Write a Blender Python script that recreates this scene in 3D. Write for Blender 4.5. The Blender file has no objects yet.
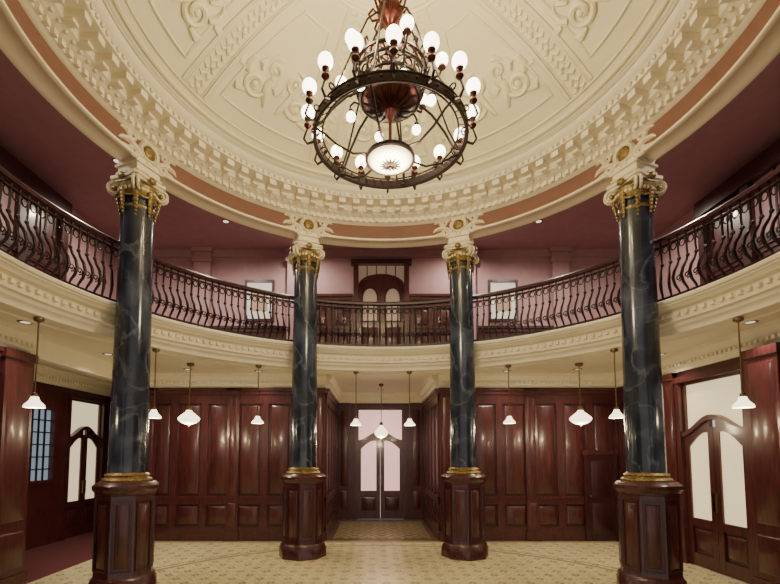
import bpy, math, random
from mathutils import Matrix, Vector
random.seed(4)
pi=math.pi
sc=bpy.context.scene
def rad(a): return math.radians(a)

# ---------------------------------------------------------------- materials
def mat_base(name,color,rough=0.5,metal=0.0,emis=None,es=0.0,coat=0.0,var=0.0,vscale=6.0,bump=0.0,bscale=40.0,vstretch=(1,1,1)):
    m=bpy.data.materials.new(name); m.use_nodes=True
    nt=m.node_tree; b=nt.nodes['Principled BSDF']
    c=(*color,1)
    b.inputs['Base Color'].default_value=c
    b.inputs['Roughness'].default_value=rough
    b.inputs['Metallic'].default_value=metal
    b.inputs['Coat Weight'].default_value=coat
    b.inputs['Coat Roughness'].default_value=0.12
    if emis:
        b.inputs['Emission Color'].default_value=(*emis,1); b.inputs['Emission Strength'].default_value=es
    tc=nt.nodes.new('ShaderNodeTexCoord')
    if var>0:
        mp=nt.nodes.new('ShaderNodeMapping'); mp.inputs['Scale'].default_value=vstretch
        nt.links.new(tc.outputs['Object'],mp.inputs['Vector'])
        n=nt.nodes.new('ShaderNodeTexNoise'); n.inputs['Scale'].default_value=vscale; n.inputs['Detail'].default_value=5
        nt.links.new(mp.outputs['Vector'],n.inputs['Vector'])
        r=nt.nodes.new('ShaderNodeValToRGB')
        r.color_ramp.elements[0].position=0.3; r.color_ramp.elements[1].position=0.7
        r.color_ramp.elements[0].color=tuple(x*(1-var) for x in color)+(1,)
        r.color_ramp.elements[1].color=tuple(min(1,x*(1+var)) for x in color)+(1,)
        nt.links.new(n.outputs['Fac'],r.inputs['Fac']); nt.links.new(r.outputs['Color'],b.inputs['Base Color'])
    if bump>0:
        n2=nt.nodes.new('ShaderNodeTexNoise'); n2.inputs['Scale'].default_value=bscale; n2.inputs['Detail'].default_value=3
        nt.links.new(tc.outputs['Object'],n2.inputs['Vector'])
        bp=nt.nodes.new('ShaderNodeBump'); bp.inputs['Strength'].default_value=bump; bp.inputs['Distance'].default_value=0.01
        nt.links.new(n2.outputs['Fac'],bp.inputs['Height']); nt.links.new(bp.outputs['Normal'],b.inputs['Normal'])
    return m
CREAM=mat_base('cream_plaster',(0.79,0.72,0.54),0.6,var=0.03,bump=0.1)
DOMEM=mat_base('dome_plaster',(0.76,0.70,0.48),0.6,var=0.04,vscale=2,bump=0.1)
ORN=mat_base('plaster_ornament',(0.68,0.61,0.43),0.55,var=0.12,vscale=25)
TERRA=mat_base('terracotta_frieze_paint',(0.19,0.088,0.062),0.6,var=0.06)
MAUVE=mat_base('mauve_wall_paint',(0.40,0.245,0.26),0.6,var=0.06)
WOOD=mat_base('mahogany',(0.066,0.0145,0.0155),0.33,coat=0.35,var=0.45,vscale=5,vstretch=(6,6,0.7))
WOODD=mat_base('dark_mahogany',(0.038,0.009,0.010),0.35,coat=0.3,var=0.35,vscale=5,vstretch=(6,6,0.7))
GOLD=mat_base('gilding',(0.24,0.165,0.055),0.45,metal=0.5,var=0.55,vscale=35)
IRON=mat_base('wrought_iron_dark',(0.020,0.008,0.010),0.4,metal=0.3)
BRONZE=mat_base('dark_bronze',(0.024,0.014,0.013),0.4,metal=0.6)
COPPER=mat_base('antique_copper',(0.085,0.023,0.017),0.33,metal=0.8,var=0.35,vscale=20)
GLOBE=mat_base('opal_globe_glass',(0.9,0.85,0.75),0.3,emis=(1,0.88,0.66),es=9)
BOWL=mat_base('etched_bowl_glass',(0.8,0.75,0.62),0.3,emis=(1,0.84,0.58),es=0.7)
SHADE=mat_base('opal_shade_glass',(0.9,0.88,0.78),0.3,emis=(1,0.88,0.60),es=2.8)
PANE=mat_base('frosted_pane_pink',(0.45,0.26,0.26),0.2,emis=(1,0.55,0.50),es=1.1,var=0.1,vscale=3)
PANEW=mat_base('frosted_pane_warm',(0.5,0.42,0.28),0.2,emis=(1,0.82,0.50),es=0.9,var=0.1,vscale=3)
PANEB=mat_base('dusk_window_glass',(0.05,0.06,0.08),0.1,emis=(0.42,0.52,0.60),es=0.5)
BEIGE=mat_base('beige_pane',(0.34,0.24,0.18),0.3,emis=(0.9,0.65,0.45),es=0.12)
CARPET=mat_base('red_carpet',(0.10,0.02,0.025),0.9,var=0.3,vscale=40)
BRASS=mat_base('brass',(0.22,0.14,0.07),0.35,metal=0.9)
PAPER=mat_base('white_print',(0.8,0.78,0.76),0.5,var=0.05)
CAN=mat_base('downlight_lens',(0.8,0.8,0.7),0.3,emis=(1,0.90,0.70),es=1.2)

def marble():
    m=bpy.data.materials.new('dark_veined_marble'); m.use_nodes=True
    nt=m.node_tree; b=nt.nodes['Principled BSDF']; L=nt.links.new
    tc=nt.nodes.new('ShaderNodeTexCoord'); mp=nt.nodes.new('ShaderNodeMapping'); mp.inputs['Scale'].default_value=(1,1,0.8)
    mp.inputs['Rotation'].default_value=(0.7,0.5,0)
    L(tc.outputs['Object'],mp.inputs['Vector'])
    def vein(scale,dist,w):
        n=nt.nodes.new('ShaderNodeTexNoise'); n.inputs['Scale'].default_value=scale; n.inputs['Detail'].default_value=6; n.inputs['Distortion'].default_value=dist
        L(mp.outputs['Vector'],n.inputs['Vector'])
        s=nt.nodes.new('ShaderNodeMath'); s.operation='SUBTRACT'; s.inputs[1].default_value=0.5; L(n.outputs['Fac'],s.inputs[0])
        a=nt.nodes.new('ShaderNodeMath'); a.operation='ABSOLUTE'; L(s.outputs[0],a.inputs[0])
        r=nt.nodes.new('ShaderNodeMapRange'); r.inputs['From Min'].default_value=0; r.inputs['From Max'].default_value=w
        r.inputs['To Min'].default_value=1; r.inputs['To Max'].default_value=0; L(a.outputs[0],r.inputs['Value'])
        return r.outputs[0]
    v1=vein(1.5,1.0,0.022)
    n=nt.nodes.new('ShaderNodeTexNoise'); n.inputs['Scale'].default_value=1.9; n.inputs['Detail'].default_value=7; n.inputs['Distortion'].default_value=1.0
    L(mp.outputs['Vector'],n.inputs['Vector'])
    r=nt.nodes.new('ShaderNodeValToRGB'); e=r.color_ramp.elements
    e[0].position=0.30; e[0].color=(0.010,0.014,0.027,1)
    e[1].position=0.74; e[1].color=(0.080,0.096,0.135,1)
    x=e.new(0.52); x.color=(0.019,0.026,0.045,1)
    L(n.outputs['Fac'],r.inputs['Fac'])
    mk=nt.nodes.new('ShaderNodeTexNoise'); mk.inputs['Scale'].default_value=1.1; L(tc.outputs['Object'],mk.inputs['Vector'])
    mm=nt.nodes.new('ShaderNodeMath'); mm.operation='MULTIPLY'; L(v1,mm.inputs[0]); L(mk.outputs['Fac'],mm.inputs[1])
    mix=nt.nodes.new('ShaderNodeMix'); mix.data_type='RGBA'; L(mm.outputs[0],mix.inputs['Factor'])
    L(r.outputs['Color'],mix.inputs['A']); mix.inputs['B'].default_value=(0.13,0.15,0.19,1)
    L(mix.outputs['Result'],b.inputs['Base Color'])
    b.inputs['Roughness'].default_value=0.2; b.inputs['Coat Weight'].default_value=0.3
    return m
MARBLE=marble()

def floor_mat(name,base,dark,cell,thr,lines=False,strength=0.7):
    m=bpy.data.materials.new(name); m.use_nodes=True
    nt=m.node_tree; b=nt.nodes['Principled BSDF']; L=nt.links.new
    def M(op,a,b_=None):
        n=nt.nodes.new('ShaderNodeMath'); n.operation=op
        for i,v in enumerate((a,b_)):
            if v is None: continue
            if isinstance(v,(int,float)): n.inputs[i].default_value=v
            else: L(v,n.inputs[i])
        return n.outputs[0]
    tc=nt.nodes.new('ShaderNodeTexCoord'); sp=nt.nodes.new('ShaderNodeSeparateXYZ'); L(tc.outputs['Object'],sp.inputs[0])
    x,y=sp.outputs[0],sp.outputs[1]
    def cellc(v): return M('SUBTRACT',M('FRACT',M('ADD',M('DIVIDE',v,cell),100.0)),0.5)
    p=M('ADD',x,y); q=M('SUBTRACT',x,y)
    u=M('ABSOLUTE',cellc(p)); v=M('ABSOLUTE',cellc(q))
    d1=M('LESS_THAN',M('MAXIMUM',u,v),thr)
    d1b=M('LESS_THAN',M('MAXIMUM',u,v),thr*0.45)
    u2=M('ABSOLUTE',cellc(M('ADD',p,cell*0.5))); v2=M('ABSOLUTE',cellc(M('ADD',q,cell*0.5)))
    cross=M('LESS_THAN',M('MULTIPLY',u2,v2),0.0022)
    crosslim=M('LESS_THAN',M('ADD',u2,v2),0.30)
    cr=M('MULTIPLY',cross,crosslim)
    pat=M('MAXIMUM',M('SUBTRACT',d1,d1b),M('MULTIPLY',cr,0.6))
    if lines:
        ln=M('GREATER_THAN',M('MAXIMUM',u,v),0.42); pat=M('MAXIMUM',pat,ln)
        ax=M('ABSOLUTE',x)
        pat=M('MAXIMUM',pat,M('GREATER_THAN',ax,1.08)); pat=M('MAXIMUM',pat,M('LESS_THAN',y,5.22)); pat=M('MAXIMUM',pat,M('GREATER_THAN',y,7.6))
    else:
        r=M('SQRT',M('ADD',M('MULTIPLY',x,x),M('MULTIPLY',y,y)))
        for (a0,a1) in ((4.45,4.53),(4.62,4.66)):
            pat=M('MAXIMUM',pat,M('MULTIPLY',M('GREATER_THAN',r,a0),M('LESS_THAN',r,a1)))
        pat=M('MAXIMUM',pat,M('GREATER_THAN',y,4.78))
    vo=nt.nodes.new('ShaderNodeTexVoronoi'); vo.inputs['Scale'].default_value=38; L(tc.outputs['Object'],vo.inputs['Vector'])
    no=nt.nodes.new('ShaderNodeTexNoise'); no.inputs['Scale'].default_value=1.2; L(tc.outputs['Object'],no.inputs['Vector'])
    mix=nt.nodes.new('ShaderNodeMix'); mix.data_type='RGBA'
    mix.inputs['A'].default_value=(*base,1); mix.inputs['B'].default_value=(*dark,1); L(M('MULTIPLY',pat,strength),mix.inputs['Factor'])
    mix2=nt.nodes.new('ShaderNodeMix'); mix2.data_type='RGBA'; mix2.blend_type='MULTIPLY'
    mix2.inputs['Factor'].default_value=1
    L(mix.outputs['Result'],mix2.inputs['A'])
    sepv=nt.nodes.new('ShaderNodeSeparateColor'); L(vo.outputs['Color'],sepv.inputs[0])
    g=M('ADD',M('MULTIPLY',sepv.outputs[0],0.45),M('ADD',M('MULTIPLY',no.outputs['Fac'],0.3),0.55))
    cc=nt.nodes.new('ShaderNodeCombineColor'); L(g,cc.inputs[0]); L(g,cc.inputs[1]); L(g,cc.inputs[2])
    L(cc.outputs[0],mix2.inputs['B']); L(mix2.outputs['Result'],b.inputs['Base Color'])
    b.inputs['Roughness'].default_value=0.3
    return m
FLOORM=floor_mat('mosaic_tile_floor',(0.70,0.61,0.36),(0.10,0.065,0.035),0.42,0.18)
VFLOORM=floor_mat('vestibule_mosaic',(0.46,0.36,0.21),(0.05,0.03,0.025),0.62,0.26,True,0.88)

# ---------------------------------------------------------------- mesh builder
class MB:
    def __init__(s): s.v=[];s.f=[];s.m=[];s.sm=[];s.mats=[]
    def mi(s,m):
        if m not in s.mats: s.mats.append(m)
        return s.mats.index(m)
    def add(s,vs,fs,mat,smooth=False,M=None):
        o=len(s.v); k=s.mi(mat)
        if M is not None: vs=[M@Vector(p) for p in vs]
        s.v.extend([tuple(p) for p in vs])
        for f in fs: s.f.append(tuple(i+o for i in f)); s.m.append(k); s.sm.append(smooth)
    def box(s,x0,x1,y0,y1,z0,z1,mat,M=None):
        vs=[(x,y,z) for x in (x0,x1) for y in (y0,y1) for z in (z0,z1)]
        s.add(vs,[(0,1,3,2),(4,6,7,5),(0,4,5,1),(2,3,7,6),(0,2,6,4),(1,5,7,3)],mat,False,M)
    def raised(s,x0,x1,z0,z1,y0,y1,b,mat,M=None):
        vs=[(x0,y0,z0),(x1,y0,z0),(x1,y0,z1),(x0,y0,z1),(x0+b,y1,z0+b),(x1-b,y1,z0+b),(x1-b,y1,z1-b),(x0+b,y1,z1-b)]
        s.add(vs,[(4,5,6,7),(0,1,5,4),(1,2,6,5),(2,3,7,6),(3,0,4,7)],mat,False,M)
    def lathe(s,prof,n,mat,smooth=True,M=None,a0=0,a1=2*pi):
        full=abs(a1-a0-2*pi)<1e-6; cnt=n if full else n+1
        vs=[];fs=[]
        for i in range(cnt):
            a=a0+(a1-a0)*i/n
            for r,z in prof: vs.append((r*math.sin(a),r*math.cos(a),z))
        k=len(prof)
        for i in range(n):
            j=(i+1)%cnt
            for t in range(k-1): fs.append((i*k+t,i*k+t+1,j*k+t+1,j*k+t))
        s.add(vs,fs,mat,smooth,M)
    def tube(s,pts,r,mat,n=6,cyc=False,M=None):
        P=[Vector(p) for p in pts]; k=len(P)
        rr=r if isinstance(r,(list,tuple)) else [r]*k
        vs=[];fs=[];up=None
        for i in range(k):
            a=P[i-1] if (i>0 or cyc) else P[i]; b=P[(i+1)%k] if (i<k-1 or cyc) else P[i]
            t=(b-a)
            if t.length<1e-9: t=Vector((0,0,1))
            t.normalize()
            if up is None:
                up=Vector((0,0,1)) if abs(t.z)<0.9 else Vector((1,0,0))
            u=up-t*up.dot(t)
            if u.length<1e-4: u=t.orthogonal()
            u.normalize(); w=t.cross(u); up=u
            for j in range(n):
                an=2*pi*j/n; vs.append(P[i]+(u*math.cos(an)+w*math.sin(an))*rr[i])
        for i in range(k if cyc else k-1):
            i2=(i+1)%k
            for j in range(n):
                j2=(j+1)%n; fs.append((i*n+j,i*n+j2,i2*n+j2,i2*n+j))
        if not cyc:
            fs.append(tuple(range(n))[::-1]); fs.append(tuple((k-1)*n+j for j in range(n)))
        s.add(vs,fs,mat,True,M)
    def ball(s,c,r,mat,seg=12,rings=8,M=None,sc_=(1,1,1)):
        vs=[(c[0],c[1],c[2]+r*sc_[2])];fs=[]
        for i in range(1,rings):
            ph=pi*i/rings
            for j in range(seg):
                th=2*pi*j/seg
                vs.append((c[0]+r*sc_[0]*math.sin(ph)*math.cos(th),c[1]+r*sc_[1]*math.sin(ph)*math.sin(th),c[2]+r*sc_[2]*math.cos(ph)))
        vs.append((c[0],c[1],c[2]-r*sc_[2])); e=len(vs)-1
        for j in range(seg):
            j2=(j+1)%seg
            fs.append((0,1+j,1+j2))
            for i in range(rings-2): fs.append((1+i*seg+j,1+(i+1)*seg+j,1+(i+1)*seg+j2,1+i*seg+j2))
            fs.append((e,1+(rings-2)*seg+j2,1+(rings-2)*seg+j))
        s.add(vs,fs,mat,True,M)
    def rbox(s,r0,r1,az,w,z0,z1,mat):
        M=Matrix.Rotation(-az,4,'Z'); s.box(-w/2,w/2,r0,r1,z0,z1,mat,M)
    def build(s,name,parent=None,loc=None,autosmooth=True):
        me=bpy.data.meshes.new(name); me.from_pydata(s.v,[],s.f)
        for m in s.mats: me.materials.append(m)
        me.polygons.foreach_set('material_index',s.m); me.polygons.foreach_set('use_smooth',s.sm)
        me.update()
        if autosmooth: 
            try: me.set_sharp_from_angle(angle=rad(40))
            except Exception: pass
        o=bpy.data.objects.new(name,me); sc.collection.objects.link(o)
        if parent: o.parent=parent
        if loc: o.location=loc
        return o
def empty(name,M):
    o=bpy.data.objects.new(name,None); sc.collection.objects.link(o); o.empty_display_size=0.2; o.matrix_world=M
    return o
def pol(R,az,z): return (R*math.sin(az),R*math.cos(az),z)
def spiral(cx,cz,r0,r1,t0,t1,n):
    return [(cx+(r0+(r1-r0)*i/n)*math.cos(t0+(t1-t0)*i/n),cz+(r0+(r1-r0)*i/n)*math.sin(t0+(t1-t0)*i/n)) for i in range(n+1)]

# ---------------------------------------------------------------- plan dims
RC=3.90; COLS=[rad(a) for a in (22.5,-22.5,67.5,-67.5,112.5,-112.5)]
ZB=4.02; ZLC=3.60; ZE=6.04; ZUC=6.9
XW=5.2; YB=5.0; XA=-6.9; YV=8.0

mb=MB(); mb.box(-XW-0.0,XW+0.3,-5.6,YB,-0.1,0,FLOORM); mb.build('floor')
mb=MB(); mb.box(-1.25,1.25,YB,YV+0.3,-0.1,0.001,VFLOORM); mb.build('floor_vestibule')
mb=MB(); mb.box(XA-0.2,-XW,-1.0,6.8,-0.1,0.002,CARPET); mb.build('floor_alcove_carpet')

def ring_rect(mb,r,z,x0,x1,y0,y1,mat,n=128):
    A=[2*pi*i/n for i in range(n)]
    for cx,cy in ((x0,y0),(x1,y0),(x0,y1),(x1,y1)): A.append(math.atan2(cx,cy)%(2*pi))
    A=sorted(set(A)); vs=[];fs=[]
    for a in A:
        sx,sy=math.sin(a),math.cos(a); t=1e9
        if sx>1e-9: t=min(t,x1/sx)
        if sx<-1e-9: t=min(t,x0/sx)
        if sy>1e-9: t=min(t,y1/sy)
        if sy<-1e-9: t=min(t,y0/sy)
        vs.append((r*sx,r*sy,z)); vs.append((t*sx,t*sy,z))
    k=len(A)
    for i in range(k):
        j=(i+1)%k; fs.append((2*i,2*i+1,2*j+1,2*j))
    mb.add(vs,fs,mat)

# balcony slab + fascia
mb=MB()
ring_rect(mb,4.40,ZB,-7.2,7.2,-5.6,6.8,CARPET)
mb.lathe([(4.45,ZB),(4.12,ZB),(4.09,4.005),(4.08,3.985),(4.09,3.955),(4.12,3.945),(4.12,3.93),(4.16,3.915),(4.18,3.885),(4.24,3.87),(4.25,3.86),(4.25,3.75),(4.22,3.74),(4.22,3.715),(4.27,3.70),(4.28,3.66),(4.32,3.64),(4.34,3.61),(4.34,3.57),(4.44,3.56),(4.46,3.58),(4.62,3.58),(4.64,3.56),(4.70,3.56),(4.72,ZLC)],160,CREAM)
for i in range(220): mb.rbox(4.205,4.26,2*pi*i/220,0.055,3.78,3.83,CREAM)
mb.build('balcony')
mb=MB(); ring_rect(mb,4.70,ZLC,-7.2,7.2,-5.6,6.8,CREAM); mb.box(-1.4,1.4,6.8,YV+0.3,ZLC,ZLC+0.1,CREAM); mb.build('ceiling_lower')

# balustrade
mb=MB()
RB=4.24
mb.lathe([(RB-0.05,4.91),(RB-0.06,4.95),(RB-0.03,4.98),(RB+0.03,4.98),(RB+0.06,4.95),(RB+0.05,4.91),(RB-0.05,4.91)],160,WOODD)
mb.lathe([(RB-0.02,4.84),(RB+0.02,4.84),(RB+0.02,4.86),(RB-0.02,4.86),(RB-0.02,4.84)],160,IRON)
mb.lathe([(RB-0.025,4.06),(RB+0.025,4.06),(RB+0.025,4.09),(RB-0.025,4.09),(RB-0.025,4.06)],160,IRON)
N=216
for i in range(N):
    a=2*pi*(i+0.5)/N
    aa=a-2*pi if a>pi else a
    if abs(aa)>rad(150): continue
    k_=1.0
    if min(abs(aa-c) for c in COLS)<rad(4): k_=0.3
    prof=[(RB,4.02),(RB,4.09),(RB-0.02*k_,4.13),(RB-0.085*k_,4.20),(RB-0.115*k_,4.29),(RB-0.085*k_,4.39),(RB-0.02,4.49),(RB+0.015,4.58),(RB+0.005,4.68),(RB,4.92)]
    mb.tube([pol(r,a,z) for r,z in prof],[.014,.014,.016,.020,.022,.020,.016,.014,.014,.014],IRON,5)
    mb.ball(pol(RB+0.012,a,4.58),0.028,IRON,6,5)
    b=a+pi/N
    cs=[(0.042*math.cos(t),0.05*math.sin(t)) for t in [2*pi*k/10 for k in range(10)]]
    mb.tube([pol(RB,b+u/RB,4.785+w) for u,w in cs],0.010,IRON,4,True)
    if k_==1.0:
        sp=spiral(0,0,0.05,0.012,-pi/2,2.2*pi,12)
        mb.tube([pol(RB-0.09,b+u/RB,4.27+w) for u,w in sp],0.010,IRON,4)
mb.build('balcony_balustrade')

# ---------------------------------------------------------------- entablature + dome
mb=MB()
mb.lathe([(4.10,ZUC),(4.10,6.10),(4.07,6.08),(4.05,6.04),(3.98,6.04),(3.96,6.055),(3.80,6.055),(3.78,6.04),(3.73,6.03),(3.71,6.04),(3.71,6.07),(3.735,6.08)],160,CREAM)
mb.lathe([(3.735,6.08),(3.735,6.33)],160,TERRA)
mb.lathe([(3.735,6.33),(3.70,6.335),(3.68,6.35),(3.64,6.36),(3.64,6.43),(3.60,6.44),(3.56,6.46),(3.53,6.475),(3.49,6.48),(3.48,6.485),(3.48,6.585),(3.24,6.59),(3.22,6.59),(3.21,6.605),(3.21,6.655),(3.17,6.675),(3.13,6.71),(3.12,6.75),(3.06,6.77),(3.06,6.78)],160,CREAM)
for i in range(180): mb.rbox(3.595,3.66,2*pi*i/180,0.065,6.355,6.425,CREAM)
for i in range(80):
    a=2*pi*i/80
    mb.rbox(3.26,3.49,a,0.12,6.505,6.59,CREAM)
    mb.rbox(3.38,3.49,a,0.10,6.465,6.51,CREAM)
for i in range(200): mb.ball(pol(3.20,2*pi*i/200,6.63),0.030,ORN,6,5)
for i in range(180): mb.ball(pol(3.54,2*pi*(i+.5)/180,6.465),0.030,ORN,6,4)
mb.build('entablature')

RS=4.6; ZC=3.35
def dz(r): return ZC+math.sqrt(RS*RS-r*r)
def dp(r,az,lift=0.0):
    z=dz(r); n=Vector((r*math.sin(az),r*math.cos(az),z-ZC)).normalized()
    return Vector((r*math.sin(az),r*math.cos(az),z))-n*lift
mb=MB()
mb.lathe([(3.10*i/40,dz(3.10*i/40)) for i in range(0,41)][::-1],160,DOMEM)
for R,t in ((3.02,0.03),(2.93,0.018)):
    mb.tube([dp(R,2*pi*i/160,0.003) for i in range(160)],t,DOMEM,6,True)
for R,t in ((0.95,0.035),(0.8,0.02)):
    mb.tube([dp(R,2*pi*i/64,0.005) for i in range(64)],t,DOMEM,6,True)
for k in range(8):
    az=rad(22.5+45*k)
    for off,t in ((-0.19,0.034),(0.19,0.034),(-0.14,0.012),(0.14,0.012)):
        mb.tube([dp(r,az+off/r*(0.6+0.4*r/2.8),0.006) for r in [0.95+(2.9-0.95)*i/20 for i in range(21)]],t,DOMEM,6)
    for i in range(22):
        r=1.0+1.85*i/21; w=0.085*(0.6+0.4*r/2.8)
        for s_ in (-1,1):
            mb.tube([dp(r,az,0.008),dp(r+0.05,az+s_*w*0.7/r,0.008),dp(r+0.03,az+s_*w*1.3/r,0.004)],[0.014,0.027,0.008],DOMEM,5)
        if i%3==0: mb.ball(dp(r,az,0.008),0.042,DOMEM,8,5)
    pc=az+rad(22.5); half=rad(22.5)
    def edge(r,s_): return s_*(half-0.33/r)
    fr=[]
    for i in range(17): r=1.35+(2.74-1.35)*i/16; fr.append((r,pc+edge(r,-1)))
    for i in range(1,17): r=2.74; fr.append((r,pc+edge(r,-1)+(edge(r,1)-edge(r,-1))*i/16))
    for i in range(1,17): r=2.74-(2.74-1.35)*i/16; fr.append((r,pc+edge(r,1)))
    for i in range(1,6): r=1.35; fr.append((r,pc+edge(r,1)-(edge(r,1)-edge(r,-1))*i/6))
    mb.tube([dp(r,a,0.002) for r,a in fr],0.022,DOMEM,6,True)
    for sgn in (-1,1):
        def P(u,v,l=0.014): 
            u*=0.95; v*=0.8
            r=2.32-v; return dp(r,pc+sgn*u/2.25,l)
        def strip(pts,r0,r1,r2):
            n_=len(pts)-1
            rr=[(r0+(r1-r0)*min(1,2*i/n_)) if i<=n_/2 else (r1+(r2-r1)*(2*i/n_-1)) for i in range(n_+1)]
            mb.tube([P(u,v) for u,v in pts],rr,DOMEM,6)
        strip(spiral(0.36,-0.08,0.18,0.03,pi,pi+3.0*pi,30),0.03,0.042,0.022)
        strip(spiral(0.20,0.25,0.13,0.025,-pi/2,-pi/2-2.6*pi,26),0.038,0.032,0.018)
        strip([(0.10,-0.30),(0.12,-0.22),(0.17,-0.10),(0.20,0.02),(0.20,0.10)],0.02,0.055,0.028)
        strip([(0.52,0.0),(0.58,0.10),(0.57,0.22),(0.50,0.28)],0.045,0.052,0.008)
        strip([(0.36,0.14),(0.42,0.24),(0.40,0.34)],0.03,0.052,0.008)
        strip([(0.34,0.36),(0.26,0.44),(0.15,0.45)],0.012,0.045,0.01)
        strip([(0.44,-0.26),(0.56,-0.28),(0.62,-0.20)],0.02,0.05,0.01)
        strip([(0.02,-0.05),(0.08,0.02),(0.06,0.12)],0.02,0.04,0.008)
        strip([(0.62,0.02),(0.70,0.02),(0.74,0.10)],0.02,0.04,0.008)
        mb.ball(P(0.36,-0.08),0.055,DOMEM,8,6); mb.ball(P(0.20,0.25),0.045,DOMEM,8,6)
mb.build('dome_ceiling')

mb=MB(); ring_rect(mb,4.08,ZUC,-7.2,7.2,-5.6,6.8,MAUVE); mb.build('ceiling_upper')

# ---------------------------------------------------------------- columns
def octa(mb,prof,mat):
    vs=[];fs=[];k=len(prof)
    for i in range(8):
        a=rad(22.5+45*i)
        for r,z in prof: vs.append((r/math.cos(rad(22.5))*math.sin(a),r/math.cos(rad(22.5))*math.cos(a),z))
    for i in range(8):
        j=(i+1)%8
        for t in range(k-1): fs.append((i*k+t,i*k+t+1,j*k+t+1,j*k+t))
    fs.append(tuple(i*k+k-1 for i in range(8)))
    mb.add(vs,fs,mat)
ped=MB(); PR=0.345
octa(ped,[(0.40,0.0),(0.40,0.16),(0.385,0.18),(0.38,0.22),(0.36,0.24),(PR,0.27),(PR,1.32),(0.36,1.33),(0.36,1.35),(0.38,1.38),(0.395,1.40),(0.395,1.45),(0.375,1.47),(0.335,1.50)],WOOD)
for i in range(8):
    M=Matrix.Rotation(rad(45*i),4,'Z'); w=PR*math.tan(rad(22.5))-0.025
    y=PR
    for (x0,x1,z0,z1) in ((-w,w,0.33,0.36),(-w,w,1.23,1.26),(-w,-w+0.025,0.36,1.23),(w-0.025,w,0.36,1.23)): ped.box(x0,x1,y,y+0.014,z0,z1,WOODD,M)
    ped.raised(-w+0.035,w-0.035,0.38,1.21,y,y+0.012,0.02,WOOD,M)
ped_me=ped.build('pedestal').data
sh=MB()
pr=[(0.245,1.60)]+[(0.243-0.030*(t**1.6),1.60+3.75*t) for t in [i/12 for i in range(1,13)]]
sh.lathe(pr,48,MARBLE)
sh.lathe([(0.31,1.50),(0.315,1.52),(0.30,1.545),(0.275,1.555),(0.27,1.57),(0.285,1.585),(0.275,1.60),(0.25,1.61),(0.244,1.62)],48,GOLD)
sh_me=sh.build('shaft').data
cp=MB()
cp.lathe([(0.214,5.34),(0.228,5.36),(0.228,5.375),(0.215,5.385)],40,GOLD)
cp.lathe([(0.213,5.385),(0.213,5.52)],40,MARBLE)
cp.lathe([(0.213,5.52),(0.24,5.56),(0.26,5.60),(0.27,5.66),(0.24,5.70)],40,GOLD)
for i in range(28):
    a=2*pi*i/28; cp.ball(pol(0.25,a,5.60),0.026,ORN,6,5)
def abacus(z0,z1,s,mat):
    pts=[]
    for i in range(4):
        a=rad(45+90*i)
        for da in (-5,5): pts.append((s*1.3*math.sin(a+rad(da)),s*1.3*math.cos(a+rad(da))))
        pts.append((s*0.86*math.sin(a+rad(45)),s*0.86*math.cos(a+rad(45))))
    n=len(pts); vs=[(x,y,z0) for x,y in pts]+[(x,y,z1) for x,y in pts]
    cp.add(vs,[tuple(range(n))[::-1],tuple(range(n,2*n))]+[(i,(i+1)%n,n+(i+1)%n,n+i) for i in range(n)],mat)
abacus(5.73,5.765,0.25,ORN); abacus(5.765,5.81,0.275,ORN)
cp.box(-0.19,0.19,-0.19,0.19,5.81,ZE+0.03,CREAM)
for (z,d) in ((5.86,0.02),(5.97,0.03)):
    cp.box(-0.19-d,0.19+d,-0.19-d,0.19+d,z,z+0.03,ORN)
for i in range(4):
    M=Matrix.Rotation(rad(45+90*i),4,'Z')
    for off in (-0.03,0.03):
        s_=spiral(0.300,5.64,0.092,0.014,pi*0.62,pi*0.62-3.6*pi,34)
        cp.tube([(off,u,w) for u,w in [(0.15,5.71),(0.21,5.735)]+s_],[.020]*2+[0.025-0.012*q/34 for q in range(35)],ORN,6,False,M)
    cp.ball((0,0.300,5.64),0.045,GOLD,8,6,M,(1.6,1,1))
    for q in range(7):
        cp.ball((0,0.272-0.010*q,5.53-0.05*q),0.042-0.0042*q,GOLD,8,6,M,(1,0.7,1.1))
    M2=Matrix.Rotation(rad(90*i),4,'Z')
    for q in range(7):
        cp.ball((0,0.258-0.004*q,5.56-0.05*q),0.048-0.0045*q,GOLD,8,6,M2,(1.1,0.6,1.1))
    cp.ball((0,0.28,5.76),0.05,GOLD,8,6,M2,(1.2,0.7,1))
    sw=[(0.25*math.sin(t),0.25*math.cos(t),5.54-0.05*(1-(abs(t-pi/8)/(pi/8))**2)) for t in [pi/4*k/8 for k in range(9)]]
    for rr in (0,45): cp.tube(sw,0.014,GOLD,6,False,Matrix.Rotation(rad(90*i+rr),4,'Z'))
cp_me=cp.build('capital').data
ca=MB()
Z0=0.0
ca.lathe([(0.0,-0.0),(0.085,0.0),(0.10,0.01),(0.10,0.03),(0.13,0.045),(0.15,0.02),(0.155,-0.03)],24,ORN,True,Matrix.Rotation(pi/2,4,'X'))
ca.ball((0,-0.01,Z0),0.088,GOLD,14,8,None,(1,0.45,1.15))
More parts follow.
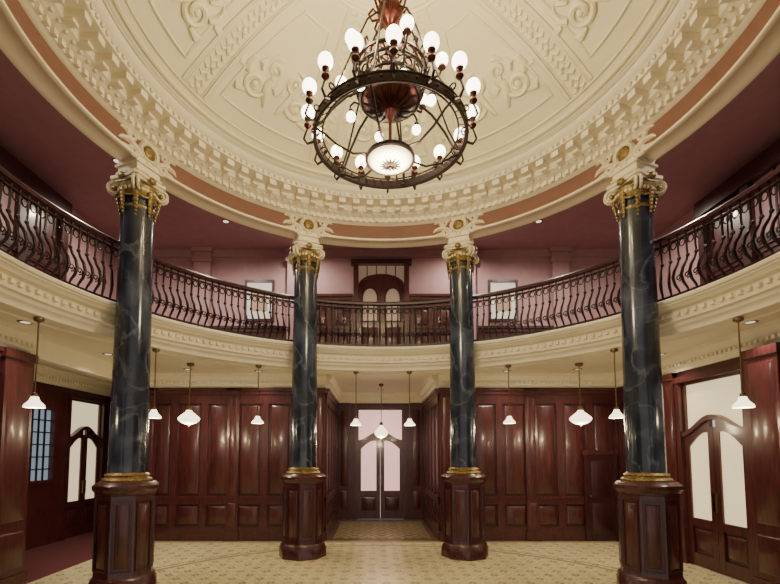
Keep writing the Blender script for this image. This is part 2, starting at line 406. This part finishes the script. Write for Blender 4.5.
for s_ in (-1,1):
    def T(pts,r): ca.tube([(s_*u,-0.005+0.0*u,Z0+w) for u,w in pts],r,ORN,6)
    T(spiral(0.24,0.09,0.08,0.015,pi,pi-3.4*pi,30),[0.030-0.016*i/30 for i in range(31)])
    T(spiral(0.22,-0.11,0.07,0.015,pi,pi+3.4*pi,30),[0.028-0.014*i/30 for i in range(31)])
    T([(0.10,-0.12),(0.18,-0.05),(0.28,0.0),(0.38,-0.02),(0.43,-0.07)],[0.03,0.04,0.045,0.032,0.012])
    T([(0.28,0.11),(0.35,0.13),(0.41,0.10)],[0.03,0.035,0.01])
    T([(0.28,-0.11),(0.35,-0.13),(0.40,-0.12)],[0.03,0.035,0.01])
    T([(0.05,0.11),(0.10,0.14),(0.09,0.17)],[0.04,0.04,0.015])
ca.ball((0,-0.01,Z0+0.16),0.055,ORN,10,6,None,(0.9,0.6,1.1))
ca.ball((0,-0.01,Z0-0.17),0.05,ORN,10,6,None,(1,0.6,1.1))
ca_me=ca.build('cartouche').data
for o in [x for x in sc.objects if x.name in ('pedestal','shaft','capital','cartouche')]: bpy.data.objects.remove(o)
for a in COLS:
    M=Matrix.Translation((RC*math.sin(a),RC*math.cos(a),0))@Matrix.Rotation(-a,4,'Z')
    e=empty('marble_column',M)
    bpy.context.view_layer.update()
    for me,nm in ((ped_me,'pedestal'),(sh_me,'shaft'),(cp_me,'capital')):
        o=bpy.data.objects.new(nm,me); sc.collection.objects.link(o); o.parent=e
    o=bpy.data.objects.new('frieze_cartouche',ca_me); sc.collection.objects.link(o)
    o.parent=e; o.location=(0,-(RC-3.72),6.20); o.scale=(1.15,1.0,1.0)

# ---------------------------------------------------------------- walls
def panelled(mb,L,H,M,z_base=0.0,bay=0.66,mat=WOOD,mat2=WOODD,midz=0.86):
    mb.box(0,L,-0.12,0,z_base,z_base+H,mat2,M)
    n=max(1,round(L/bay)); w=L/n; z=z_base
    mb.box(0,L,0,0.05,z,z+0.16,mat,M); mb.box(0,L,0,0.035,z+0.16,z+0.20,mat,M)
    rails=[(z+0.20,z+0.28),(z+midz-0.07,z+midz+0.07),(z+H-0.32,z+H-0.14)]
    for a,b in rails: mb.box(0,L,0,0.03,a,b,mat,M)
    mb.box(0,L,0,0.045,z+midz+0.03,z+midz+0.07,mat,M)
    mb.box(0,L,0,0.06,z+H-0.14,z+H-0.06,mat,M); mb.box(0,L,0,0.09,z+H-0.06,z+H,mat,M)
    for i in range(n+1):
        x=i*w; a=max(0,x-0.06); b=min(L,x+0.06)
        mb.box(a,b,0,0.032,z+0.20,z+H-0.14,mat,M)
    for i in range(n):
        a=i*w+0.06; b=(i+1)*w-0.06
        for p,q in ((z+0.28,z+midz-0.07),(z+midz+0.07,z+H-0.32)):
            for (x0,x1,z0,z1) in ((a,b,p,p+0.02),(a,b,q-0.02,q),(a,a+0.02,p+0.02,q-0.02),(b-0.02,b,p+0.02,q-0.02)): mb.box(x0,x1,0,0.04,z0,z1,mat,M)
            mb.raised(a+0.06,b-0.06,p+0.06,q-0.06,0.001,0.022,0.035,mat,M)
def crown(mb,L,z0,z1,M,mat=CREAM,dent=True,d=0.2):
    h=z1-z0
    pts=[(0,z0),(0.04,z0),(0.05,z0+h*.2),(0.08,z0+h*.3),(0.08,z0+h*.5),(d*.7,z0+h*.6),(d*.9,z0+h*.75),(d,z0+h*.8),(d,z1),(0,z1)]
    n=len(pts); vs=[(0,y,z) for y,z in pts]+[(L,y,z) for y,z in pts]
    mb.add(vs,[tuple(range(n)),tuple(range(n,2*n))[::-1]]+[(i,n+i,n+(i+1)%n,(i+1)%n) for i in range(n)],mat,False,M)
    if dent:
        k=int(L/0.09)
        for i in range(k): mb.box((i+.2)*L/k,(i+.75)*L/k,0.08,0.115,z0+h*.32,z0+h*.5,mat,M)
def pilaster(mb,x,w,H,M,d=0.10,z=0,mat=WOOD):
    mb.box(x-w/2,x+w/2,0,d,z,z+H,mat,M)
    mb.box(x-w/2-0.03,x+w/2+0.03,0,d+0.03,z,z+0.22,mat,M)
    mb.box(x-w/2-0.03,x+w/2+0.03,0,d+0.03,z+H-0.12,z+H,mat,M)
    mb.raised(x-w/2+0.05,x+w/2-0.05,z+0.3,z+0.80,d+0.001,d+0.015,0.025,mat,M)
    mb.raised(x-w/2+0.05,x+w/2-0.05,z+0.95,z+H-0.2,d+0.001,d+0.015,0.025,mat,M)
def Mback(x,y): return Matrix.Translation((x,y,0))@Matrix.Rotation(pi,4,'Z')
def Mleft(x,y): return Matrix.Translation((x,y,0))@Matrix.Rotation(-pi/2,4,'Z')
def Mright(x,y): return Matrix.Translation((x,y,0))@Matrix.Rotation(pi/2,4,'Z')
HW=3.3
mb=MB(); M=Mback(-1.25,YB); L=XW-1.25
panelled(mb,L,HW,M); crown(mb,L,HW,ZLC,M)
pilaster(mb,0.16,0.3,HW,M); pilaster(mb,2.0,0.26,HW,M,0.06); pilaster(mb,L-0.13,0.26,HW,M,0.06)
mb.build('wall_back_left')
mb=MB(); M=Mback(XW,YB)
panelled(mb,L,HW,M); crown(mb,L,HW,ZLC,M)
pilaster(mb,L-0.16,0.3,HW,M); pilaster(mb,L-2.0,0.26,HW,M,0.06)
mb.build('wall_back_right')
mb=MB(); M=Mleft(-1.25,YV); panelled(mb,YV-YB,HW,M); crown(mb,YV-YB,HW,ZLC,M,d=0.15); mb.build('wall_vestibule_left')
mb=MB(); M=Mright(1.25,YB); panelled(mb,YV-YB,HW,M); crown(mb,YV-YB,HW,ZLC,M,d=0.15); mb.build('wall_vestibule_right')
mb=MB(); M=Mback(1.25,YV)
mb.box(0,0.505,-0.12,0,0,ZLC,WOOD,M); mb.box(1.995,2.5,-0.12,0,0,ZLC,WOOD,M); mb.box(0.505,1.995,-0.12,0,3.26,ZLC,WOOD,M); crown(mb,2.5,HW,ZLC,M,d=0.15)
for x in (0.22,2.28): pilaster(mb,x,0.3,HW,M,0.05)
mb.build('wall_vestibule_back')
mb=MB()
M=Mright(XW,-5.6); panelled(mb,7.2,HW,M); pilaster(mb,6.75,0.5,HW,M,0.22)
M=Mright(XW,3.1); panelled(mb,YB-3.1,HW,M); pilaster(mb,0.16,0.26,HW,M,0.05)
M=Mright(XW,1.6); mb.box(0,1.5,-0.12,0,3.2,HW,WOOD,M)
M=Mright(XW,-5.6); crown(mb,10.6,HW,ZLC,M)
mb.build('wall_right')
YL=1.65
mb=MB(); M=Mleft(-XW,YL); panelled(mb,YL+5.55,HW,M); pilaster(mb,0.25,0.5,HW,M,0.10); crown(mb,YL+5.55,HW,ZLC,M)
mb.box(-XW-0.5,-XW-0.01,YL-0.4,YL,0,ZLC,WOOD)
mb.build('wall_left')
mb=MB(); mb.box(-XW-0.15,-XW,YL,YB,HW,ZLC,CREAM); mb.build('trim_alcove_header')
mb=MB()
M=Mleft(XA,3.85); panelled(mb,5.0,HW,M)
M=Mleft(XA,4.95); mb.box(0.35,1.1,-0.12,0,0,1.3,WOOD,M); mb.box(0.35,1.1,-0.12,0,2.8,HW,WOOD,M); mb.box(0,0.35,-0.12,0.0,0,HW,WOOD,M)
M=Mleft(XA,6.3); mb.box(0,1.35,-0.12,0,3.2,HW,WOOD,M)
M=Mleft(XA,6.6); mb.box(0,0.3,-0.12,0,0,HW,WOOD,M); crown(mb,7.0,HW,ZLC,M)
mb.build('wall_alcove_left')
mb=MB(); M=Mback(-XW,6.6); panelled(mb,1.7,HW,M); crown(mb,1.7,HW,ZLC,M); mb.build('wall_alcove_back')
mb=MB(); mb.box(-XW,-XW+0.12,YB+0.13,6.6,0,ZLC,WOOD); mb.build('wall_alcove_return')

# doors
def door(name,W,H,TZ,M,pane,trans):
    """double door, local x centred, y toward the room"""
    mb=MB(); hw=W/2; f=0.09
    mb.box(-hw,-hw+f,-0.12,0.05,0,TZ,WOOD,M); mb.box(hw-f,hw,-0.12,0.05,0,TZ,WOOD,M)
    mb.box(-hw-0.03,hw+0.03,-0.12,0.07,TZ,TZ+0.10,WOOD,M)
    iw=hw-f
    def zc(x): 
        t=min(1,abs(x)/iw); return H-0.26+0.26*(0.5+0.5*math.cos(pi*t))
    n=24; xs=[-iw+2*iw*i/n for i in range(n+1)]
    def curved(fa,fb,y0,y1,mat,xs_=xs):
        vs=[];fs=[];k=len(xs_)
        for x in xs_:
            vs+= [(x,y0,fa(x)),(x,y0,fb(x)),(x,y1,fb(x)),(x,y1,fa(x))]
        for i in range(k-1):
            a=4*i;b=4*(i+1)
            for t in range(4): fs.append((a+t,a+(t+1)%4,b+(t+1)%4,b+t))
        fs.append((0,1,2,3)); fs.append((4*k-1,4*k-2,4*k-3,4*k-4))
        mb.add(vs,fs,mat,False,M)
    curved(zc,lambda x:zc(x)+0.08,-0.09,0.03,WOOD)
    curved(lambda x:zc(x)+0.06,lambda x:TZ,-0.08,-0.07,trans)
    mb.box(-iw,iw,-0.07,-0.02,TZ-0.05,TZ,WOOD,M)
    for x0 in (-iw,iw-0.04): mb.box(x0,x0+0.04,-0.07,-0.022,H-0.2,TZ-0.05,WOOD,M)
    for s_ in (-1,1):
        def X(a,b): return (min(s_*a,s_*b),max(s_*a,s_*b))
        st=0.09*W/1.5+0.02
        a,b=X(0.005,0.005+st); mb.box(a,b,-0.07,-0.015,0.01,H-0.12,WOOD,M)
        a,b=X(iw-st,iw); mb.box(a,b,-0.07,-0.015,0.01,H-0.25,WOOD,M)
        a,b=X(0.005+st,iw-st)
        for z0,z1 in ((0.01,0.22),(0.66,0.80)): mb.box(a,b,-0.068,-0.018,z0,z1,WOOD,M)
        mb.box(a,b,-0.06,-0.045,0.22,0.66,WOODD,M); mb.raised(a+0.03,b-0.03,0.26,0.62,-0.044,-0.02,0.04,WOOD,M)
        lo,hi=X(0.005+st*0.5,iw-st*0.5); xs2=[lo+(hi-lo)*i/14 for i in range(15)]
        def inner(x):
            t=(abs(x)-0.005-st)/(iw-2*st); t=min(1,max(0,t))
            return zc(x)-0.12-0.07*(2*t-1)**2
        curved(inner,lambda x:zc(x)+0.002,-0.066,-0.012,WOOD,xs2)
        xs3=[a-0.01+(b-a+0.02)*i/14 for i in range(15)]
        curved(lambda x:0.79,lambda x:inner(x)+0.03,-0.05,-0.042,pane,xs3)
        a,b=X(0.03,0.05); mb.box(a,b,-0.015,0.03,0.95,1.25,BRASS,M)
    return mb.build(name)
door('door_1',1.5,2.42,3.16,Mback(0,YV),PANE,PANE)
door('door_2',1.5,2.42,3.10,Mright(XW,2.35),PANEW,PANEW)
door('door_3',1.34,2.42,3.10,Mleft(XA,5.62),PANEW,PANEW)
mb=MB(); M=Mback(4.72,YB-0.045)
mb.box(-0.36,-0.30,0,0.05,0,1.84,WOODD,M); mb.box(0.30,0.36,0,0.05,0,1.84,WOODD,M); mb.box(-0.38,0.38,0,0.06,1.84,1.94,WOOD,M)
mb.box(-0.30,0.30,0,0.02,0,1.84,WOODD,M)
for z0,z1 in ((0.15,0.8),(0.95,1.7)): mb.raised(-0.2,0.2,z0,z1,0.021,0.035,0.03,WOODD,M)
mb.ball((0.24,0.05,0.95),0.025,BRASS,8,6,M)
mb.build('door_4')
mb=MB(); M=Mleft(XA,4.22)
mb.box(-0.36,0.36,-0.08,-0.06,1.3,2.8,PANEB,M)
for x0,x1,z0,z1 in ((-0.4,-0.34,1.33,2.76),(0.34,0.4,1.33,2.76),(-0.4,0.4,1.26,1.33),(-0.4,0.4,2.76,2.84)): mb.box(x0,x1,-0.08,0.04,z0,z1,WOOD,M)
for x in (-0.17,0,0.17): mb.box(x-0.012,x+0.012,-0.06,-0.03,1.3,2.8,BRONZE,M)
for z in (1.55,1.8,2.05,2.3,2.55): mb.box(-0.34,0.34,-0.06,-0.031,z-0.012,z+0.012,BRONZE,M)
mb.build('window_1')

# ---------------------------------------------------------------- upper walls
YU=6.0; XU=6.4
mb=MB()
mb.box(-7.2,7.2,YU,YU+0.1,ZB,ZUC,MAUVE)
for x in (-4.4,-2.1,2.1,4.4):
    mb.box(x-0.2,x+0.2,YU-0.14,YU,ZB,ZUC,MAUVE); mb.box(x-0.24,x+0.24,YU-0.18,YU,6.55,6.66,MAUVE); mb.box(x-0.26,x+0.26,YU-0.2,YU,6.8,ZUC,MAUVE)
mb.box(-XU,XU,YU-0.06,YU,6.72,ZUC,MAUVE)
mb.box(-XU,XU,YU-0.05,YU,ZB,ZB+0.2,WOOD)
mb.build('wall_upper_back')
mb2=MB()
panelled(mb2,1.1,1.75,Mback(1.8,YU-0.01),ZB,0.55); panelled(mb2,1.1,1.75,Mback(-0.7,YU-0.01),ZB,0.55)
panelled(mb2,4.6,0.95,Mback(6.4,YU-0.01),ZB,0.66,midz=0.5); panelled(mb2,4.6,0.95,Mback(-1.8,YU-0.01),ZB,0.66,midz=0.5)
mb2.build('trim_upper_wainscot')
for s_,nm in ((-1,'wall_upper_left'),(1,'wall_upper_right')):
    mb=MB(); x=s_*XU; mb.box(min(x,x+s_*0.1),max(x,x+s_*0.1),-5.6,YU,ZB,ZUC,MAUVE); mb.build(nm)
def screen(name,M,L):
    mb=MB(); panelled(mb,L,1.3,M,ZB,0.6)
    for i in range(4):
        x=L*i/3; mb.box(x-0.09,x+0.09,0,0.12,ZB,6.45,WOODD,M)
    mb.box(-0.1,L+0.1,0,0.16,6.45,6.75,WOODD,M); mb.box(0,L,0,0.1,5.3,5.45,WOODD,M)
    for i in range(3):
        x0=L*i/3+0.09;x1=L*(i+1)/3-0.09
        mb.box(x0,x1,0.01,0.02,5.45,6.45,WOOD if i!=1 else MAUVE,M)
        mb.box((x0+x1)/2-0.015,(x0+x1)/2+0.015,0,0.04,5.45,6.45,WOODD,M)
    mb.build(name)
screen('upper_wood_screen',Mleft(-XU+0.13,3.6),3.0); screen('upper_wood_screen',Mright(XU-0.13,0.6),3.0)
# upper door
mb=MB(); M=Mback(0,YU)
for x0,x1 in ((-0.68,-0.56),(0.56,0.68)): mb.box(x0,x1,-0.0,0.12,ZB,6.5,WOOD,M)
mb.box(-0.74,0.74,-0.0,0.16,6.5,6.62,WOOD,M)
mb.box(-0.56,0.56,0.002,0.02,6.1,6.5,BEIGE,M)
for x in (-0.35,-0.12,0.12,0.35): mb.box(x-0.012,x+0.012,0.02,0.04,6.1,6.5,WOOD,M)
mb.box(-0.56,0.56,0.002,0.03,ZB,5.95,WOOD,M)
ns=[-0.56+1.12*i/24 for i in range(25)]
def az_(x): return 5.95+0.28*math.sqrt(max(0,1-(x/0.56)**2))
vs=[];fs=[]
for x in ns: vs+=[(x,0.03,5.94),(x,0.03,az_(x)),(x,0.0,az_(x)),(x,0.06,az_(x)-0.0),(x,0.06,az_(x)+0.05),(x,0.02,az_(x)+0.05)]
for i in range(24):
    a=6*i;b=a+6
    fs+=[(a,b,b+1,a+1),(a+1,b+1,b+3,a+3),(a+3,b+3,b+4,a+4),(a+4,b+4,b+5,a+5)]
mb.add(vs,fs,WOOD,False,M)
for s_ in (-1,1):
    cx=s_*0.28
    a=[(cx+0.19*math.cos(t),0.035,5.68+0.26*math.sin(t)) for t in [pi*i/12 for i in range(13)]]
    a=[(cx+0.19,0.035,5.1)]+a+[(cx-0.19,0.035,5.1)]
    mb.add(a,[tuple(range(len(a)))],BEIGE,False,M)
    mb.tube([(p[0],0.038,p[2]) for p in a],0.02,WOODD,5,True,M)
    mb.raised(cx-0.2,cx+0.2,ZB+0.2,4.95,0.031,0.05,0.04,WOOD,M)
mb.build('door_5')
for x in (-3.0,3.0):
    mb=MB(); M=Mback(x,YU)
    mb.box(-0.32,0.32,0.001,0.03,5.15,6.1,PAPER,M)
    for x0,x1,z0,z1 in ((-0.36,-0.31,5.16,6.08),(0.31,0.36,5.16,6.08),(-0.36,0.36,5.1,5.16),(-0.36,0.36,6.08,6.14)): mb.box(x0,x1,0.001,0.05,z0,z1,WOODD,M)
    mb.box(-0.2,0.2,0.03,0.033,5.35,5.85,BEIGE,M)
    mb.build('framed_print')

# ---------------------------------------------------------------- pendants
pa=MB()
pa.lathe([(0.0,1.06),(0.055,1.06),(0.06,1.045),(0.05,1.02),(0.02,1.01),(0.012,1.0),(0.009,0.99),(0.009,0.13),(0.03,0.12),(0.035,0.08),(0.03,0.07)],12,BRASS)
pa.lathe([(0.03,0.085),(0.042,0.075),(0.05,0.045),(0.070,0.015),(0.105,-0.02),(0.115,-0.05),(0.11,-0.055),(0.08,-0.045),(0.0,-0.04)],24,SHADE)
pa_me=pa.build('p').data
pb=MB()
pb.lathe([(0.0,1.06),(0.07,1.06),(0.075,1.04),(0.055,1.01),(0.02,1.0),(0.012,0.99),(0.010,0.98),(0.010,0.24),(0.04,0.22),(0.055,0.17),(0.05,0.15)],12,BRASS)
pb.lathe([(0.05,0.16),(0.06,0.13),(0.11,0.09),(0.18,0.03),(0.20,0.0),(0.185,-0.04),(0.14,-0.08),(0.09,-0.10),(0.04,-0.115),(0.0,-0.12)],28,SHADE)
pb.ball((0,0,-0.125),0.02,BRASS,8,6)
pb_me=pb.build('p').data
for o in [x for x in sc.objects if x.name in ('p','p.001')]: bpy.data.objects.remove(o)
def ptlight(name,loc,power,col,size=0.08,parent=None):
    l=bpy.data.lights.new(name,'POINT'); l.energy=power; l.color=col; l.shadow_soft_size=size
    o=bpy.data.objects.new(name,l); sc.collection.objects.link(o); o.location=loc
    if parent: o.parent=parent
    return o
WARM=(1,0.81,0.50)
for a in (7.2,-7.2,33,-33,57.5,-57.5,81,-81):
    a=rad(a); o=bpy.data.objects.new('pendant_lamp',pa_me); sc.collection.objects.link(o); o.location=pol(4.385,a,2.495)
    ptlight('bulb',(0,0,-0.12),14,WARM,0.06,o)
for x,y in ((-3.7,3.7),(3.75,3.7),(0,6.3)):
    o=bpy.data.objects.new('globe_pendant_lamp',pb_me); sc.collection.objects.link(o); o.location=(x,y,2.535)
    if y>6: o.location.z=2.38; o.scale=(0.85,0.85,1.15)
    ptlight('bulb',(0,0,-0.20),28,WARM,0.08,o)

# ---------------------------------------------------------------- chandelier
ch=MB()
HZ=5.37; HR=0.83
ch.lathe([(HR-0.015,HZ-0.04),(HR+0.015,HZ-0.04),(HR+0.02,HZ),(HR+0.015,HZ+0.04),(HR-0.015,HZ+0.04),(HR-0.015,HZ-0.04)],96,BRONZE)
for R,z,t in ((HR+0.01,HZ-0.045,0.015),(HR+0.01,HZ+0.045,0.015),(HR-0.08,HZ+0.02,0.010)):
    ch.tube([pol(R,2*pi*i/72,z) for i in range(72)],t,BRONZE,6,True)
for i in range(48):
    a=2*pi*i/48; ch.ball(pol(HR+0.02,a,HZ),0.016,COPPER,6,5); ch.tube([pol(HR-0.08,a,HZ+0.02),pol(HR-0.01,a+0.06,HZ-0.02)],0.006,BRONZE,4)
ch.lathe([(0,7.95),(0.10,7.95),(0.11,7.91),(0.05,7.87),(0.018,7.85),(0.016,7.1),(0.05,7.05),(0.12,6.98),(0.15,6.88),(0.13,6.80),(0.06,6.76),(0.025,6.70),(0.025,6.45),(0.05,6.42),(0.06,6.38),(0.03,6.34),(0.03,6.0)],32,COPPER)
for i in range(8):
    a=2*pi*i/8; ch.tube([pol(0.10,a,6.80),pol(0.20,a,6.78),pol(0.24,a,6.86),pol(0.19,a,6.93),pol(0.16,a,6.88)],0.014,COPPER,5)
for R,z,t in ((0.40,6.16,0.020),(0.40,6.06,0.014),(0.37,5.93,0.016),(0.33,5.84,0.022)): ch.tube([pol(R,2*pi*i/48,z) for i in range(48)],t,BRONZE,6,True)
for i in range(18):
    a=2*pi*i/18
    ch.tube([pol(0.33,a,5.84),pol(0.37,a,5.93),pol(0.40,a,6.06),pol(0.40,a,6.16),pol(0.43,a,6.24),pol(0.40,a,6.29),pol(0.37,a,6.26)],[.014,.012,.012,.012,.014,.012,.006],BRONZE,5)
    b=a+pi/18
    ch.tube([pol(0.40,b+0.05*math.cos(t)/0.40,6.11+0.04*math.sin(t)) for t in [2*pi*k/8 for k in range(8)]],0.010,COPPER,4,True)
    ch.tube([pol(0.37,b+0.045*math.cos(t)/0.37,5.99+0.045*math.sin(t)) for t in [2*pi*k/8 for k in range(8)]],0.010,COPPER,4,True)
ch.lathe([(0.33,5.86),(0.30,5.80),(0.24,5.76),(0.18,5.735),(0.10,5.72),(0.06,5.70),(0.05,5.64),(0.025,5.60),(0.018,5.56),(0.018,5.20)],40,COPPER)
for i in range(16):
    a=2*pi*i/16; ch.tube([pol(0.12,a,5.715),pol(0.21,a,5.74),pol(0.30,a,5.79)],[0.008,0.016,0.008],BRONZE,5)
for i in range(6):
    a=rad(60*i+30); ch.tube([pol(0.03,a,6.3),pol(0.15,a,6.38),pol(0.28,a,6.33),pol(0.39,a,6.18)],0.012,BRONZE,5)
BZ=-0.045
ch.lathe([(0.25,5.185+BZ),(0.24,5.165+BZ),(0.20,5.14+BZ),(0.12,5.12+BZ),(0.0,5.11+BZ)],40,BOWL)
ch.lathe([(0.25,5.20+BZ),(0.10,5.26+BZ),(0.0,5.28+BZ)],40,COPPER)
for R,z,t in ((0.262,5.18+BZ,0.018),(0.255,5.215+BZ,0.012)): ch.tube([pol(R,2*pi*i/40,z) for i in range(40)],t,BRONZE,6,True)
ch.lathe([(0.0,5.07+BZ),(0.015,5.075+BZ),(0.02,5.10+BZ),(0.045,5.11+BZ),(0.045,5.12+BZ)],16,BRONZE)
for i in range(14):
    a=2*pi*i/14; ch.tube([pol(0.04,a,5.107+BZ),pol(0.12,a,5.113+BZ)],[0.018,0.004],BRONZE,4)
for i in range(6):
    a=rad(60*i+15)
    ch.tube([pol(0.34,a,5.86),pol(0.50,a,5.76),pol(0.66,a,5.58),pol(0.76,a,5.42),pol(HR,a,5.36)],0.014,BRONZE,6)
    ch.tube([pol(0.26,a,5.16),pol(0.42,a,5.13),pol(0.60,a,5.20),pol(0.74,a,5.30),pol(HR,a,5.34)],0.012,BRONZE,6)
    ch.tube([pol(0.12,a,6.88),pol(0.26,a,6.74),pol(0.38,a,6.45),pol(0.53,a,6.05),pol(0.70,a,5.62),pol(HR,a,5.41)],0.011,BRONZE,5)
    b=a+rad(30)
    ch.tube([pol(0.34,b,5.85),pol(0.42,b,5.90),pol(0.47,b,5.86),pol(0.46,b,5.80)],0.012,BRONZE,5)
    ch.ball(pol(0.46,b,5.80),0.028,BRONZE,8,6); ch.ball(pol(0.46,b,5.73),0.055,GLOBE,14,10)
    ch.tube([pol(0.38,b,6.06),pol(0.46,b,5.98),pol(0.55,b,6.0),pol(0.58,b,6.08)],0.014,BRONZE,5)
    ch.lathe([(0.0,6.06),(0.045,6.08),(0.04,6.10),(0.02,6.12)],12,COPPER,True,Matrix.Translation(pol(0.58,b,0)))
    ch.ball(pol(0.58,b,6.17),0.070,GLOBE,16,12)
NG=16
for i in range(NG):
    a=2*pi*i/NG
    RO=HR+0.09
    ch.tube([pol(HR,a,HZ-0.02),pol(HR+0.09,a,HZ-0.05),pol(HR+0.13,a,HZ+0.01),pol(HR+0.11,a,HZ+0.08),pol(RO,a,HZ+0.13)],[.015,.015,.013,.011,.010],BRONZE,6)
    s_=spiral(HR+0.01,HZ+0.10,0.055,0.015,-pi/2,-pi/2-2.6*pi,18)
    ch.tube([pol(r,a,z) for r,z in s_],0.009,BRONZE,5)
    ch.lathe([(0.0,HZ+0.12),(0.02,HZ+0.13),(0.042,HZ+0.16),(0.038,HZ+0.175),(0.020,HZ+0.185),(0.018,HZ+0.22),(0.036,HZ+0.23),(0.040,HZ+0.245),(0.02,HZ+0.255)],14,COPPER,True,Matrix.Translation(pol(RO,a,0)))
    ch.ball(pol(RO,a,HZ+0.315),0.075,GLOBE,18,14,None,(1,1,1.08))
co=ch.build('chandelier')
ptlight('chandelier_light_low',(0,0,4.85),165,WARM,0.25,co)
for i in range(4):
    ptlight('chandelier_light_up',pol(0.62,rad(45+90*i),6.45),54,WARM,0.12,co)

# ---------------------------------------------------------------- other light fixtures
def can(x,y,z,power,parentname='recessed_downlight',ang=130):
    mb=MB(); mb.lathe([(0.0,-0.004),(0.06,-0.004)],20,CAN); mb.lathe([(0.06,-0.006),(0.065,-0.012),(0.085,-0.008),(0.09,0.0)],20,BRASS)
    o=mb.build(parentname); o.location=(x,y,z)
    l=bpy.data.lights.new('lamp','SPOT'); l.energy=power; l.color=(1,0.88,0.72); l.spot_size=rad(ang); l.spot_blend=0.8; l.shadow_soft_size=0.06
    lo=bpy.data.objects.new('lamp',l); sc.collection.objects.link(lo); lo.parent=o; lo.location=(0,0,-0.03)
for s_ in (-1,1):
    for x,y in ((4.75,1.0),(4.0,4.3),(2.6,4.5),(4.8,2.9)): can(s_*x,y,ZLC,62)
    for x,y in ((4.6,2.6),(3.4,4.6),(5.3,0.6),(5.2,4.2),(1.9,5.2)): can(s_*x,y,ZUC,180,ang=165)
can(0,7.3,ZLC,60); can(-6.1,4.2,ZLC,40)

w=bpy.data.worlds.new('World'); sc.world=w; w.use_nodes=True
bg=w.node_tree.nodes['Background']; bg.inputs[0].default_value=(1.0,0.91,0.88,1); bg.inputs[1].default_value=0.75

F=443; PITCH=4.0
yp=452-F*math.tan(rad(PITCH))
cam=bpy.data.cameras.new('camera'); cam.sensor_width=36; cam.lens=F/780*36
cam.shift_y=(yp-292)/780; cam.shift_x=16/780; cam.clip_start=0.05
co=bpy.data.objects.new('camera',cam); sc.collection.objects.link(co)
co.location=(-0.18,-4.7,1.9); co.rotation_euler=(rad(90+PITCH),0,0)
sc.camera=co
